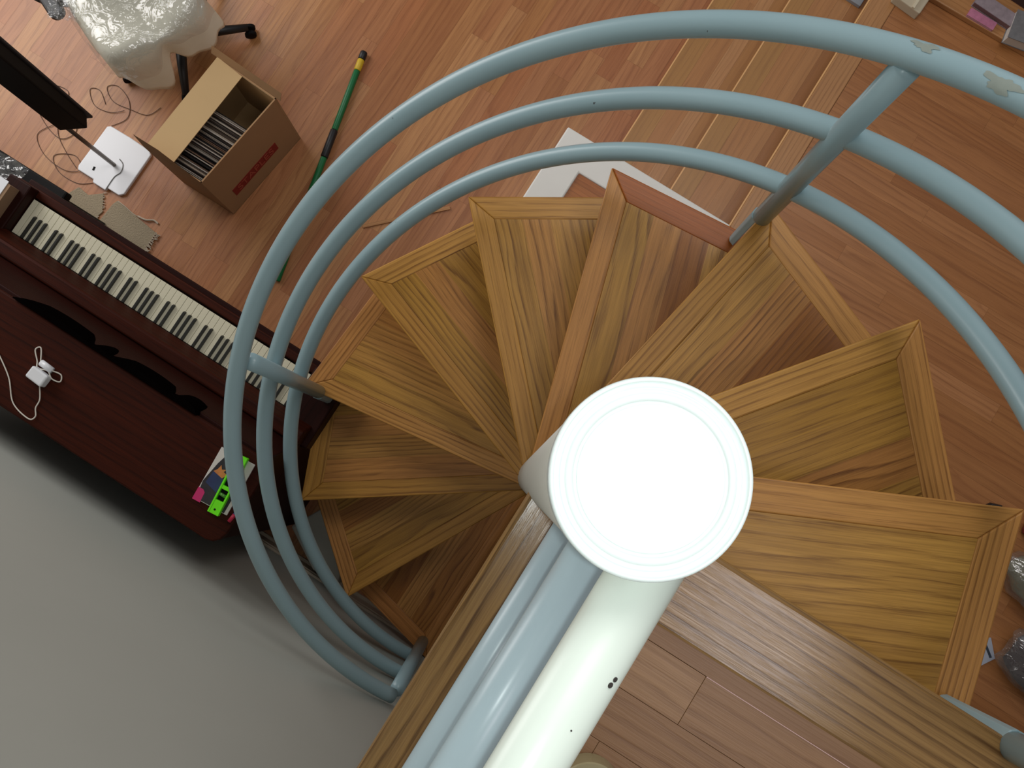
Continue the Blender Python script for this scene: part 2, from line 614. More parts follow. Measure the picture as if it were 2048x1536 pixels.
# landing
mb = MB()
g = .0003
mb.prism([(.06, -.1405), (2.6, -.1405), (2.6, -.112), (.06, -.112)], ZL - .02, ZL, (1, 0), (.45, .4, .3))
rows = ((-.2240, -.1412), (-.3065, -.2246), (-.3890, -.3071), (-.4715, -.3896), (-.5540, -.4721), (-.6365, -.5546), (-.7190, -.6371), (-.838, -.7196))
joints = ([.337, 1.25], [.95], [.25, 1.1], [.6, 1.5], [.3, 1.2], [.8], [.4, 1.3], [.9])
for (ya, yb), js in zip(rows, joints):
    xs = [.06] + js + [2.6]
    for i in range(len(xs) - 1):
        mb.prism([(xs[i] + g, ya), (xs[i + 1] - g, ya), (xs[i + 1] - g, yb), (xs[i] + g, yb)], ZL - .02, ZL, (1, 0),
                 ((.72 if (i == 0 and ya > -.23) else random.uniform(.15, .6)), random.random(), random.random()))
tag(mb.build('floor_landing', LANDW, bevel=.0004), kind='structure')
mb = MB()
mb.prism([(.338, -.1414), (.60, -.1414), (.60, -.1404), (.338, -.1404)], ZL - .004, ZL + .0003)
tag(mb.build('floor_landing_seam_glint', plain('painted_seam_glint', lin(226, 190, 186), .5)), kind='structure')  # pale strip painting the reflection along the board seam
mb = MB()
mb.prism([(.0, -.838), (2.6, -.838), (2.6, -.01), (.0, -.01)], ZL - .22, ZL - .021)
tag(mb.build('floor_landing_joists', GAP), kind='structure')
mb = MB()
mb.prism([(-.037, .022), (.060, -.075), (.060, -.838), (-.037, -.838)][::-1], ZL - .028, ZL + .001, (0, 1), (.4, .25, .3))
tag(mb.build('trim_1', BEAM, bevel=.009, segs=4), kind='structure')
mb = MB()
mb.prism([(-.037, .023), (.060, -.0745), (.0605, -.1195), (2.6, -.1195), (2.6, .023)], ZL - .028, ZL + .001, (1, 0), (.9, .2, .6))
tag(mb.build('trim_2', BEAM, bevel=.009, segs=4), kind='structure')

# ------------------------------------------------------------------ spiral staircase
ST = thing('spiral_staircase', 'spiral staircase with wedge shaped oak treads and pale blue pipe railings', 'staircase', (0, 0, 0))
TH0, DTH = 244.9, 27.07
RC = .840
ZCAP = 4.047 - .565
mb = MB()
mb.lathe([(.0001, 0), (.0615, 0), (.0615, ZCAP - .028), (.0001, ZCAP - .028)], seg=64)
pole = mb.build('center_pole', POLE, ST, smooth=True)
tag(pole, 'off white round centre pole')
mb = MB()
zc = ZCAP
mb.lathe([(.055, zc - .0275), (.0617, zc - .027), (.0628, zc - .022), (.0628, zc - .004), (.0622, zc - .0012), (.0606, zc), (.0596, zc - .0004), (.0588, zc - .0065), (.0572, zc - .0075),
          (.0560, zc - .0030), (.0548, zc - .0018), (.0542, zc - .0046), (.0534, zc - .0046), (.0528, zc - .0024), (.0475, zc - .0026), (.0471, zc - .0062), (.0461, zc - .0062), (.0456, zc - .0028), (.0450, zc - .0026), (.0440, zc - .0026), (.0430, zc - .0026), (.02, zc - .0026), (.0001, zc - .0026)], seg=96)
cap = mb.build('pole_cap', CAP, pole, smooth=True)
tag(cap, 'white enamel cap on the pole')


def isect(p, d, q, e):
    den = d[0] * e[1] - d[1] * e[0]
    t = ((q[0] - p[0]) * e[1] - (q[1] - p[1]) * e[0]) / den
    return (p[0] + d[0] * t, p[1] + d[1] * t)


def tread(i, infill, trim_t, out_t):
    th = rad(TH0 - DTH * i)
    er = (math.cos(th), math.sin(th))
    et = (math.sin(th), -math.cos(th))
    z1 = (i + 2) * H
    z0 = z1 - .034

    def G(p):
        return (er[0] * p[0] + et[0] * p[1], er[1] * p[0] + et[1] * p[1])

    def gd(d):
        return (er[0] * d[0] + et[0] * d[1], er[1] * d[0] + et[1] * d[1])
    P0, P1, P2, P3 = (.045, -.042), (RC, 0.0), (.735, .400), (.03, .052)
    dn = Vector((P1[0] - P0[0], P1[1] - P0[1])).normalized()
    do = Vector((P2[0] - P1[0], P2[1] - P1[1])).normalized()
    nn = Vector((-dn.y, dn.x))
    no = Vector((-do.y, do.x))
    wN, wO = .062, .067
    q = (P0[0] + nn.x * wN, P0[1] + nn.y * wN)
    r = (P1[0] + no.x * wO, P1[1] + no.y * wO)
    Mi = isect(q, dn, r, do)
    bd = (P3[0] - P2[0], P3[1] - P2[1])
    P2i = isect(r, do, P2, bd)
    g = .0004
    # the tread object itself is the inner panel, made of boards parallel to the nosing
    panel = MB()
    nb = len(infill)
    span = (Vector(P2i) - Vector(q)).dot(nn)
    for k, t in enumerate(infill):
        a, b = span * k / nb, span * (k + 1) / nb
        qa = (q[0] + nn.x * a, q[1] + nn.y * a)
        qb = (q[0] + nn.x * b, q[1] + nn.y * b)
        A1, B1 = isect(qa, dn, r, do), isect(qb, dn, r, do)
        A0, B0 = qa, qb
        # clip the inner ends on the back edge
        xa, xb = isect(qa, dn, P2, bd), isect(qb, dn, P2, bd)
        if xa[0] > A0[0]:
            A0 = xa
        if xb[0] > B0[0]:
            B0 = xb
        poly = [A0, A1, B1] + ([B0] if (Vector(B0) - Vector(B1)).length > .004 else [])
        panel.prism([G((p[0] - g * do.y * 0, p[1])) for p in poly], z0 + .002, z1 - .0004, gd(dn), (t, random.random(), random.random()))
    po = panel.build('tread', TREAD, ST, loc=(G((.45, .15))[0], G((.45, .15))[1], z1))
    nose = MB()
    nose.prism([G(p) for p in (P0, P1, Mi, q)], z0, z1, gd(dn), (trim_t, random.random() * .6, random.random()))
    nose.build('nosing', TREAD_TRIM, po, bevel=.0035, segs=3)
    ot = MB()
    ot.prism([G(p) for p in (P1, P2, P2i, Mi)], z0, z1, gd(do), (out_t, random.random() * .6, random.random()))
    ot.build('outer_border', TREAD_TRIM, po, bevel=.0035, segs=3)
    return po


spec = {
    -1: ([.7, .5, .8, .6], .7, .75), 0: ([.05, .3, .7, .1], .1, .6), 1: ([.6, .35, .5, .15], .05, .1),
    2: ([.2, .35, .45, .6], .45, .65), 3: ([.05, .55, .1, .15], .1, .25), 4: ([.25, .45, .3, .1], .3, .15),
    5: ([.1, .55, .8, .3], .6, 1.0), 6: ([.3, .55, .8, .9], .35, .5), 7: ([.0, .1, .6, .25], .25, .55), 8: ([.25], .5, .55)}
for i in range(-1, 9):
    inf, tt, ot = spec[i]
    tread(i, inf, tt, ot)

RR, PR = .8103, .023
HK = (.829, .518, .199)


def helix(i, hk):
    a = rad(TH0 - DTH * i)
    return (RR * math.cos(a), RR * math.sin(a), (i + 2) * H + hk)


for k, hk in enumerate(HK):
    mb = MB()
    n = 150
    mb.tube([helix(-.87 + 9.87 * j / n, hk) for j in range(n + 1)], PR, 20)
    r_o = mb.build('handrail' if k == 0 else 'lower_rail', PIPE, ST, smooth=True)
    if k == 0:
        for (ii, ph, rr_) in ((.673, 18, .0022), (.575, -30, .0018), (.555, 18, .0020), (-.014, 12, .0020), (5.21, -60, .0024), (5.11, 12, .0012)):
            a2 = rad(TH0 - DTH * ii)
            nrm_ = Vector((math.cos(a2) * math.sin(rad(ph)), math.sin(a2) * math.sin(rad(ph)), math.cos(rad(ph))))
            cpt = Vector(helix(ii, hk)) + nrm_ * PR
            d = MB()
            d.tube([cpt - nrm_ * .001, cpt + nrm_ * .0004], rr_, 10)
            tag(d.build('paint_chip', CHIPD, r_o), 'dark chip in the paint')
        # worn patches where the blue paint has come off
        for (ii, ang, ln, wd_) in ((6.03, 8, .020, .38), (6.32, -28, .026, .55)):
            c0 = MB()

            def patch(u_, v_, ii=ii, ang=ang, ln=ln, wd_=wd_):
                du = (u_ - .5) * 2
                dv = (v_ - .5) * 2
                s = .85 + .22 * math.sin(3 * math.atan2(dv, du) + ii * 3) + .14 * math.sin(5 * math.atan2(dv, du) + 1) + .08 * math.sin(11 * math.atan2(dv, du))
                rr = max(abs(du), abs(dv))
                L = math.hypot(du, dv) or 1
                du, dv = du / L * rr * s, dv / L * rr * s
                p = Vector(helix(ii + du * ln / (RR * rad(DTH)), hk))
                q2 = Vector(helix(ii + .01, hk)) - Vector(helix(ii - .01, hk))
                t = q2.normalized()
                a2 = rad(TH0 - DTH * ii)
                out = Vector((math.cos(a2), math.sin(a2), 0))
                up = t.cross(out).normalized()
                if up.z < 0:
                    up = -up
                b_ = rad(ang) + dv * wd_
                return p + (out * math.sin(b_) + up * math.cos(b_)) * (PR + .0006)
            c0.grid(patch, 24, 24)
            tag(c0.build('worn_patch', CHIP, r_o, smooth=True), 'grey worn patch in the paint')

for i, rp in ((-.87, .79), (2, .785), (6, .803), (9, .782)):
    a = rad(TH0 - DTH * i)
    er = Vector((math.cos(a), math.sin(a), 0))
    et = Vector((math.sin(a), -math.cos(a), 0))
    z = (int(i - .5) + 2) * H if i < 0 else (i + 2) * H
    c = er * rp
    mb = MB()
    zb = z
    mb.tube([c + Vector((0, 0, zb)), c + Vector((0, 0, (i + 2) * H + HK[0] - .018))], PR, 20)
    po = mb.build('baluster', PIPE, ST, smooth=True)
    if i >= 0:
        # half-cut tail of the pipe, in front of the tread edge, down to the tread below
        t = MB()
        cc = c - et * .016
        t.prism([((cc + er * x + et * y).x, (cc + er * x + et * y).y) for x, y in ((-.021, .012), (-.017, -.003), (-.008, -.009), (.008, -.009), (.017, -.003), (.021, .012))], z - H * .96, z + .001)
        t.build('baluster_tail', PIPE, po, bevel=.002)

# landing guard rail of three pipes
GX = .033
GR = thing('guard_rail', 'three stacked straight pale blue pipes along landing edge beside the pole', 'railing', (GX, -.45, ZL))
for k, hk in enumerate((.816, .518, .199)):
    mb = MB()
    z = ZL + hk
    gx = (.035, .031, .030)[k]
    mb.tube([(gx, -.012, z), (gx, -.3, z), (gx, -.836, z)], PR if k else .0236, 24)
    p = mb.build('rail_pipe', PIPE_FLASH if k else PIPEW, GR, smooth=True)
    if k == 0:
        tag(p, 'thick cream white top pipe')
        for (yy, ang, s) in ((-.122, 40, .0020), (-.1175, 43, .0018), (-.215, 0, .0006), (-.158, 20, .0006)):
            d = MB()
            n = Vector((math.sin(rad(ang)), 0, math.cos(rad(ang))))
            cpt = Vector((.035, yy, z)) + n * .0236
            d.tube([cpt - n * .0008, cpt + n * .0004], s, 10)
            tag(d.build('paint_chip', CHIPD, p), 'dark chip in the paint')

# ------------------------------------------------------------------ upright piano
PX0, PX1 = -2.19, -.735
PN = thing('upright_piano', 'dark mahogany upright piano standing against the grey wall', 'piano', (-1.46, -.45, 0))
ZK = .74
mb = MB()
mb.prism([(PX0 + .02, -.715), (PX1 - .02, -.715), (PX1 - .02, -.345), (PX0 + .02, -.345)], .0, .80, (1, 0), (.5, .4, .2))
mb.hexa([(PX0 + .02, -.71, .80), (PX1 - .02, -.71, .80), (PX1 - .02, -.335, .80), (PX0 + .02, -.335, .80)],
        [(PX0 + .02, -.71, 1.075), (PX1 - .02, -.71, 1.075), (PX1 - .02, -.40, 1.075), (PX0 + .02, -.40, 1.075)])
mb.build('case', MAHOG_D, PN, bevel=.004)
mb = MB()
R = .07
out = [(PX0, -.722), (PX1 - .05, -.722)]
out += [(PX1 - .05 + .05 * math.sin(t), -.672 - .05 * math.cos(t)) for t in (rad(30), rad(60), rad(90))]
out += [(PX1, -.47)] + [(PX1 - .045 + .045 * math.cos(t), -.457 + .045 * math.sin(t)) for t in (rad(30), rad(60), rad(90))]
out += [(PX0, -.412)]
mb.prism(out, 1.075, 1.1, (1, .02), (.35, .8, .4))
mb.build('lid', MAHOG, PN, bevel=.006, segs=3)
mb = MB()
mb.prism([(PX0 + .02, -.345), (PX1 - .02, -.345), (PX1 - .02, -.06), (PX0 + .02, -.06)], .58, .70, (1, 0), (.4, .3, .3))
mb.build('key_bed', MAHOG_D, PN, bevel=.004)
KX0, KX1 = -2.09, -.868
mb = MB()
mb.prism([(PX0, -.110), (PX1, -.110), (PX1, -.078), (PX0, -.078)], .70, .735, (1, 0), (.6, .3, .3))
mb.build('key_slip', MAHOG, PN, bevel=.005)
for xa, xb in ((PX0, KX0 - .003), (KX1 + .003, PX1)):
    mb = MB()
    mb.prism([(xa, -.345), (xb, -.345), (xb, -.082), (xa, -.082)], .70, .79, (0, 1), (.3, .3, .3))
    mb.build('key_block', MAHOG_D, PN, bevel=.006)
mb = MB()
mb.hexa([(PX0 + .02, -.345, .765), (PX1 - .02, -.345, .765), (PX1 - .02, -.258, .765), (PX0 + .02, -.258, .765)],
        [(PX0 + .02, -.345, .86), (PX1 - .02, -.345, .86), (PX1 - .02, -.295, .86), (PX0 + .02, -.295, .86)])
mb.build('fallboard', MAHOG, PN, bevel=.008, segs=3)
# carved music rack: a wavy board standing against the upper panel
mb = MB()
xs = [-1.735 + (.71) * k / 70 for k in range(71)]


def rack_y(x):
    t = (x + 1.735) / .71

    def lobe(a_, b_, h_):
        if not a_ < t < b_:
            return 0
        return h_ * math.sin(PI * (t - a_) / (b_ - a_)) ** .55
    return .003 + max(lobe(.0, .42, .017), lobe(.41, .52, .013), lobe(.51, .86, .018), lobe(.85, 1.0, .020))


for k in range(70):
    a, b = xs[k], xs[k + 1]
    mb.hexa([(a, -.40, 1.0), (b, -.40, 1.0), (b, -.398 + rack_y(b), 1.0), (a, -.398 + rack_y(a), 1.0)],
            [(a, -.412, 1.112), (b, -.412, 1.112), (b, -.412 + rack_y(b), 1.112), (a, -.412 + rack_y(a), 1.112)], (.5, .5, .5))
mb.build('music_rack', plain('rack_black', lin(7, 5, 5), 1.0, spec=0.0), PN)
for xa in (PX0 + .05, PX1 - .09):
    mb = MB()
    mb.lathe([(.0001, .0), (.035, .0), (.032, .1), (.022, .2), (.026, .35), (.036, .5), (.036, .59), (.0001, .59)], (xa + .03, -.12, 0), 20)
    mb.build('leg', MAHOG_D, PN, smooth=True)
KW = (KX1 - KX0) / 52
mb = MB()
mb.box((KW / 2, 0, -.008), (KW - .0012, .143, .018))
k0 = mb.build('white_key', IVORY, None, bevel=.0012)
k0.parent = PN
pinv = world_matrix(PN).inverted()
first = True
for n in range(52):
    o = k0 if first else k0.copy()
    if not first:
        COL.objects.link(o)
        o.parent = PN
    first = False
    o.matrix_parent_inverse = Matrix.Identity(4)
    o.location = pinv @ Vector((KX0 + n * KW, -.1885, ZK))
mb = MB()
bx = .0052
mb.hexa([(-bx, -.048, 0), (bx, -.048, 0), (bx, .046, 0), (-bx, .046, 0)], [(-bx * .85, -.048, .012), (bx * .85, -.048, .012), (bx * .85, .041, .012), (-bx * .85, .041, .012)])
b0 = mb.build('black_key', EBONY, None, bevel=.0015)
b0.parent = PN
first = True
# treble end is on the wall's far-left side: whites counted from C8 downwards
names = 'CBAGFED'
for n in range(52):
    nm = names[n % 7]
    if n == 0 or nm not in 'BAGED' or n >= 51:
        continue
    # a black key lies between white n and n+1 (its lower neighbour) except E->D handled by name: below B is A#, A is G#, G is F#, E is D#, D is C#
    o = b0 if first else b0.copy()
    if not first:
        COL.objects.link(o)
        o.parent = PN
    first = False
    o.matrix_parent_inverse = Matrix.Identity(4)
    o.location = pinv @ Vector((KX0 + (n + 1) * KW, -.2125, ZK))

# things on the piano lid
ZT = 1.101
CH = thing('power_adapter', 'small white plug adapter with coiled white lead on the piano lid', 'adapter', (-1.51, -.57, ZT))
mb = MB()
mb.box((-1.512, -.575, ZT + .018), (.062, .042, .036), rad(-4))
mb.build('adapter_body', WPLAST, CH, bevel=.006, segs=3)
mb = MB()
mb.tube([(-1.535, -.535, ZT + .012), (-1.49, -.538, ZT + .012)], .011, 14)
mb.build('cable_joint', WPLAST, CH, smooth=True)


def smooth_path(pts, n=10):
    P = [Vector(p) for p in pts]
    outp = []
    for i in range(len(P) - 1):
        a, b, c, d = P[max(0, i - 1)], P[i], P[i + 1], P[min(len(P) - 1, i + 2)]
        for k in range(n):
            t = k / n
            outp.append(.5 * ((2 * b) + (c - a) * t + (2 * a - 5 * b + 4 * c - d) * t * t + (-a + 3 * b - 3 * c + d) * t ** 3))
    outp.append(P[-1])
    return outp


mb = MB()
mb.tube(smooth_path([(-1.50, -.594, ZT + .012), (-1.475, -.635, ZT + .004), (-1.47, -.665, ZT + .004), (-1.455, -.688, ZT + .004), (-1.47, -.705, ZT + .006), (-1.54, -.69, ZT + .004), (-1.60, -.63, ZT + .004), (-1.68, -.58, ZT + .004)]), .0022, 8)
mb.tube(smooth_path([(-1.49, -.538, ZT + .012), (-1.462, -.535, ZT + .005), (-1.452, -.555, ZT + .005), (-1.478, -.560, ZT + .01), (-1.50, -.545, ZT + .016), (-1.535, -.556, ZT + .01), (-1.552, -.538, ZT + .006),
                       (-1.578, -.512, ZT + .005), (-1.566, -.498, ZT + .005), (-1.538, -.533, ZT + .012)]), .0022, 8)
mb.build('cable', WCABLE, CH, smooth=True)

BKT = thing('booklet', 'white bordered booklet with dark picture lying on the right end of the piano lid', 'booklet', (-.84, -.54, ZT))
mb = MB()
c_, w_, l_ = (-.832, -.537), .122, .18
RB = rad(4)


def loc2(x, y):
    return (c_[0] + x * math.cos(RB) - y * math.sin(RB), c_[1] + x * math.sin(RB) + y * math.cos(RB))


def rect(mb, x0, x1, y0, y1, z0, z1):
    mb.prism([loc2(x0, y0), loc2(x1, y0), loc2(x1, y1), loc2(x0, y1)], z0, z1, (1, 0), (.5, .5, .5))


rect(mb, -w_ / 2, w_ / 2, -l_ / 2, l_ / 2, ZT, ZT + .006)
mb.build('cover', plain('booklet_white', lin(220, 214, 208), .5), BKT, bevel=.001)
mb = MB()
mb.prism([loc2(*p) for p in ((-.052, -.088), (.05, -.088), (.052, .03), (.03, .08), (-.03, .085), (-.045, .04), (-.06, -.03))], ZT + .006, ZT + .0066)
mb.build('dark_picture', plain('picture_dark', lin(46, 42, 48), .5, noise=.5, nscale=40), BKT)
mb = MB()
mb.prism([loc2(*p) for p in ((-.05, -.03), (.0, -.045), (.01, .0), (-.045, .012))], ZT + .0066, ZT + .0070)
mb.build('blue_patch', plain('picture_blue', lin(44, 56, 98), .5, noise=.3, nscale=40), BKT)
mb = MB()
mb.prism([loc2(*p) for p in ((-.045, .012), (-.01, .004), (.0, .02), (-.015, .024), (-.01, .034), (-.024, .028), (-.032, .04), (-.036, .024))], ZT + .0066, ZT + .0072)
mb.build('orange_patch', plain('picture_orange', lin(206, 128, 70), .5, noise=.3, nscale=60), BKT)
mb = MB()
mb.prism([loc2(*p) for p in ((-.0622, -.0945), (-.034, -.0945), (-.036, -.06), (-.045, -.053), (-.0622, -.053))], ZT + .006, ZT + .0068)
mb.build('pink_corner', plain('print_pink', lin(206, 44, 110), .5), BKT)

LV = thing('spirit_level', 'neon green pocket spirit level lying on top of the booklet', 'level', (-.80, -.53, ZT + .0075))
lc, ld = Vector((-.811, -.538)), Vector((-.02, .195)).normalized()
ln_ = Vector((ld.y, -ld.x))


def lrect(mb, a0, a1, b0, b1, z0, z1, tone=(.5, .5, .5)):
    pts = [lc + ld * a + ln_ * b for a, b in ((a0, b0), (a1, b0), (a1, b1), (a0, b1))]
    mb.prism([(p.x, p.y) for p in pts][::-1], z0, z1, (0, 1), tone)


z0 = ZT + .0075
mb = MB()
lrect(mb, -.1, .1, -.019, -.013, z0, z0 + .02)
lrect(mb, -.1, .1, .013, .019, z0, z0 + .02)
lrect(mb, -.1, -.055, -.013, .013, z0, z0 + .019)
lrect(mb, -.018, -.006, -.013, .013, z0, z0 + .019)
lrect(mb, .035, .05, -.013, .013, z0, z0 + .019)
lrect(mb, .08, .1, -.013, .013, z0, z0 + .019)
mb.build('level_body', NEON, LV, bevel=.0012)
mb = MB()
lrect(mb, -.055, -.018, -.013, .013, z0, z0 + .006)
lrect(mb, -.006, .035, -.013, .013, z0, z0 + .006)
mb.build('vial_window', BLACKM, LV)
mb = MB()
q = lc + ld * -.036
mb.tube([(q.x - .011, q.y, z0 + .012), (q.x + .011, q.y, z0 + .012)], .0055, 12)
mb.build('vial', plain('vial_glass', lin(90, 150, 60), .1), LV, smooth=True)
mb = MB()
q = lc + ld * -.085
mb.lathe([(.0001, .0195), (.0035, .0195), (.0035, .019)], (q.x, q.y, z0), 14)
mb.build('screw_hole', BLACKM, LV)

MK = thing('marker_pen', 'small blue and red capped pen beside the green level', 'pen', (-.748, -.57, ZT))
mb = MB()
mb.tube([(-.738, -.545, ZT + .007), (-.745, -.606, ZT + .007)], .006, 12)
mb.build('barrel', plain('pen_blue', lin(40, 96, 170), .4), MK, smooth=True)
mb = MB()
mb.tube([(-.745, -.606, ZT + .007), (-.7485, -.634, ZT + .007)], .0065, 12)
mb.build('pen_cap', plain('pen_red', lin(190, 36, 70), .4), MK, smooth=True)

# white box on the left key block, black stool and film beside it
WB = thing('flat_box', 'white topped tan box on the left end of the piano keyboard', 'box', (-2.17, -.2, .79))
mb = MB()
mb.prism([(-2.30, -.325), (-2.122, -.325), (-2.122, -.118), (-2.30, -.118)], .791, .85)
mb.build('box_side', plain('tan_card', lin(150, 120, 92), .8), WB)
mb = MB()
mb.prism([(-2.302, -.327), (-2.134, -.327), (-2.134, -.110), (-2.302, -.110)], .85, .853)
mb.build('box_lid', WPLAST, WB)
BN = thing('piano_bench', 'black low bench pushed under the left end of the piano keyboard', 'bench', (-2.6, -.2, 0))
mb = MB()
mb.prism([(-2.95, -.335), (-2.17, -.335), (-2.17, -.030), (-2.95, -.030)], .40, .45)
mb.build('bench_seat', BLACKM, BN, bevel=.008)
for x in (-2.9, -2.22):
    for y in (-.305, -.075):
        mb = MB()
        mb.prism([(x - .02, y - .02), (x + .02, y - .02), (x + .02, y + .02), (x - .02, y + .02)], 0, .40)
        mb.build('leg', BLACK, BN)


def crumple(cx, cy, z, sx, sy, amp, n=22, seed=1, rz=0.0):
    rnd = random.Random(seed)
    k = [(rnd.uniform(4, 13), rnd.uniform(-13, 13), rnd.uniform(0, 6.28), rnd.uniform(.3, 1)) for _ in range(7)]
    m_ = MB()

    def f(u, v):
        x, y = (u - .5) * sx, (v - .5) * sy
        h = sum(a * abs(math.sin((fx * u + fy * v) + p)) for fx, fy, p, a in k) / 3
        x2, y2 = x * math.cos(rz) - y * math.sin(rz), x * math.sin(rz) + y * math.cos(rz)
        e = .05 * math.sin(7 * u + seed) * (abs(v - .5) > .35) + .04 * math.sin(9 * v) * (abs(u - .5) > .35)
        return (cx + x2 * (1 + e), cy + y2 * (1 + e), z + amp * h)
    m_.grid(f, n, n)
    return m_


o = crumple(-2.43, -.11, .456, .20, .15, .04, seed=3).build('plastic_sheet', FILM, smooth=True)
tag(o, 'crumpled clear plastic sheet lying on the black bench by the piano', 'plastic sheet')

# ------------------------------------------------------------------ tower speaker and its wire
SPK = thing('tower_speaker', 'tall slim black tower speaker on pole with square white base plate', 'speaker', (-2.32, .19, 0))
mb = MB()


def rrect(x0, x1, y0, y1, r, n=4):
    pts = []
    for cx, cy, a in ((x1 - r, y1 - r, 0), (x0 + r, y1 - r, 90), (x0 + r, y0 + r, 180), (x1 - r, y0 + r, 270)):
        for k in range(n + 1):
            t = rad(a + 90 * k / n)
            pts.append((cx + r * math.cos(t), cy + r * math.sin(t)))
    return pts


base_poly = [(-2.447, .318), (-2.453, .10), (-2.445, .083), (-2.36, .083), (-2.355, .07), (-2.285, .07), (-2.285, .083), (-2.222, .083), (-2.205, .10), (-2.205, .312), (-2.222, .326), (-2.33, .330), (-2.432, .328)]
mb.prism(base_poly[::-1], .0, .018)
mb.build('base_plate', WPLAST, SPK, bevel=.004, segs=3)
mb = MB()
mb.tube(smooth_path([(-2.285, .072, .0195), (-2.285, .14, .0195), (-2.273, .175, .0195), (-2.285, .21, .0195), (-2.312, .222, .0195)]), .0022, 8)
tag(mb.build('cable_groove', plain('groove_grey', lin(120, 120, 116), .6), SPK), 'dark curved groove')
mb = MB()
mb.box((-2.385, .125, .0183), (.010, .018, .001), rad(10))
mb.build('rating_label', BLACKM, SPK)
mb = MB()
mb.tube([(-2.318, .187, .018), (-2.318, .187, .52)], .009, 14)
mb.build('pole', GREY, SPK, smooth=True)
a = Vector((.8, .6, 0))
nrm = Vector((.6, -.8, 0))
cc = Vector((-2.306, .222, 0))


def quad(ext, d0, d1):
    return [((cc + a * s + nrm * d).x, (cc + a * s + nrm * d).y) for s, d in ((-ext, d0), (ext, d0), (ext, d1), (-ext, d1))]


mb = MB()
mb.prism(quad(.056, -.02, .035), .47, 1.75)
mb.build('cabinet', BLACKM, SPK, bevel=.006)
mb = MB()
mb.prism(quad(.064, -.032, -.021), .435, 1.76)
mb.build('grille', plain('dark_grey_cloth', lin(50, 46, 48), .7), SPK, bevel=.004)
WR = MB()
WR.tube(smooth_path([(-2.46, .085, .003), (-2.54, .12, .003), (-2.62, .17, .003), (-2.66, .24, .003), (-2.60, .27, .003), (-2.56, .22, .003), (-2.60, .16, .004), (-2.70, .18, .003), (-2.80, .25, .003), (-2.78, .34, .003),
                     (-2.70, .36, .003), (-2.68, .30, .003), (-2.73, .25, .004), (-2.80, .24, .003), (-2.90, .30, .003)], 8), .0015, 6)
WR.tube(smooth_path([(-2.36, .068, .003), (-2.42, .03, .003), (-2.52, .03, .003), (-2.58, .08, .003), (-2.50, .13, .003), (-2.44, .09, .005), (-2.50, .05, .005), (-2.62, .06, .003), (-2.70, .12, .003), (-2.66, .2, .005)], 8), .0014, 6)
WR.tube(smooth_path([(-2.44, .33, .003), (-2.40, .40, .003), (-2.44, .47, .003), (-2.52, .50, .003), (-2.56, .47, .003), (-2.50, .43, .003), (-2.41, .44, .004), (-2.33, .46, .003), (-2.30, .52, .003)], 8), .0014, 6)
WR.tube(smooth_path([(-2.52, .40, .003), (-2.58, .44, .003), (-2.62, .42, .003), (-2.56, .37, .003), (-2.48, .38, .004), (-2.43, .42, .006)], 8), .0014, 6)
o = WR.build('speaker_wire', CABLE, smooth=True)
tag(o, 'thin brown speaker wire in loose loops on the floor round the white base plate', 'wire')

# ------------------------------------------------------------------ carton of records
BX = thing('cardboard_box', 'open brown cardboard carton full of records with red label on its side', 'box', (-1.86, .51, 0))
HB = .44
A = [(-2.02, .287), (-1.745, .287), (-1.686, .740), (-1.985, .758)]     # base corners, counter-clockwise
tk = .006


def wall_panel(p, q, z0, z1, mat, name, inset=tk):
    d = Vector((q[0] - p[0], q[1] - p[1])).normalized()
    n = Vector((-d.y, d.x)) * inset
    m_ = MB()
    m_.prism([p, q, (q[0] + n.x, q[1] + n.y), (p[0] + n.x, p[1] + n.y)], z0, z1)
    return m_.build(name, mat, BX)


for k in range(4):
    wall_panel(A[k], A[(k + 1) % 4], 0, HB, CARD, 'side')
mb = MB()
mb.prism(A, 0.0, .006)
mb.build('bottom', CARDIN, BX)
# lining so the inside of the carton shows its paler face
for k in (2, 3):
    p, q = Vector(A[k]), Vector(A[(k + 1) % 4])
    d = (q - p).normalized()
    n = Vector((-d.y, d.x))
    p2, q2 = p + n * .0065, q + n * .0065
    m_ = MB()
    m_.prism([tuple(p2), tuple(q2), tuple(q2 + n * .001), tuple(p2 + n * .001)], .01, HB - .001)
    m_.build('inner_face', CARDIN, BX)


def flap(p, q, dirv, L, rise, mat=CARDIN, taper=.01, taper_p=None):
    taper_p = taper if taper_p is None else taper_p
    p, q = Vector((*p, HB)), Vector((*q, HB))
    e = (q - p).normalized()
    d = Vector((*dirv, 0)).normalized() * L + Vector((0, 0, rise))
    b = [p, q, q + d - e * taper, p + d + e * taper_p]
    m_ = MB()
    m_.hexa([tuple(v + Vector((0, 0, -.002))) for v in b], [tuple(v + Vector((0, 0, .002))) for v in b])
    fo = m_.build('flap', mat, BX)
    return fo


flap(A[3], A[0], (.97, -.05), .135, .005)
flap(A[0], A[1], (-.02, 1), .009, .12, CARD, .16, -.005)
flap((A[2][0] + .02, A[2][1]), (A[3][0] - .03, A[3][1]), (.1, 1), .020, .035, CARD, .0)
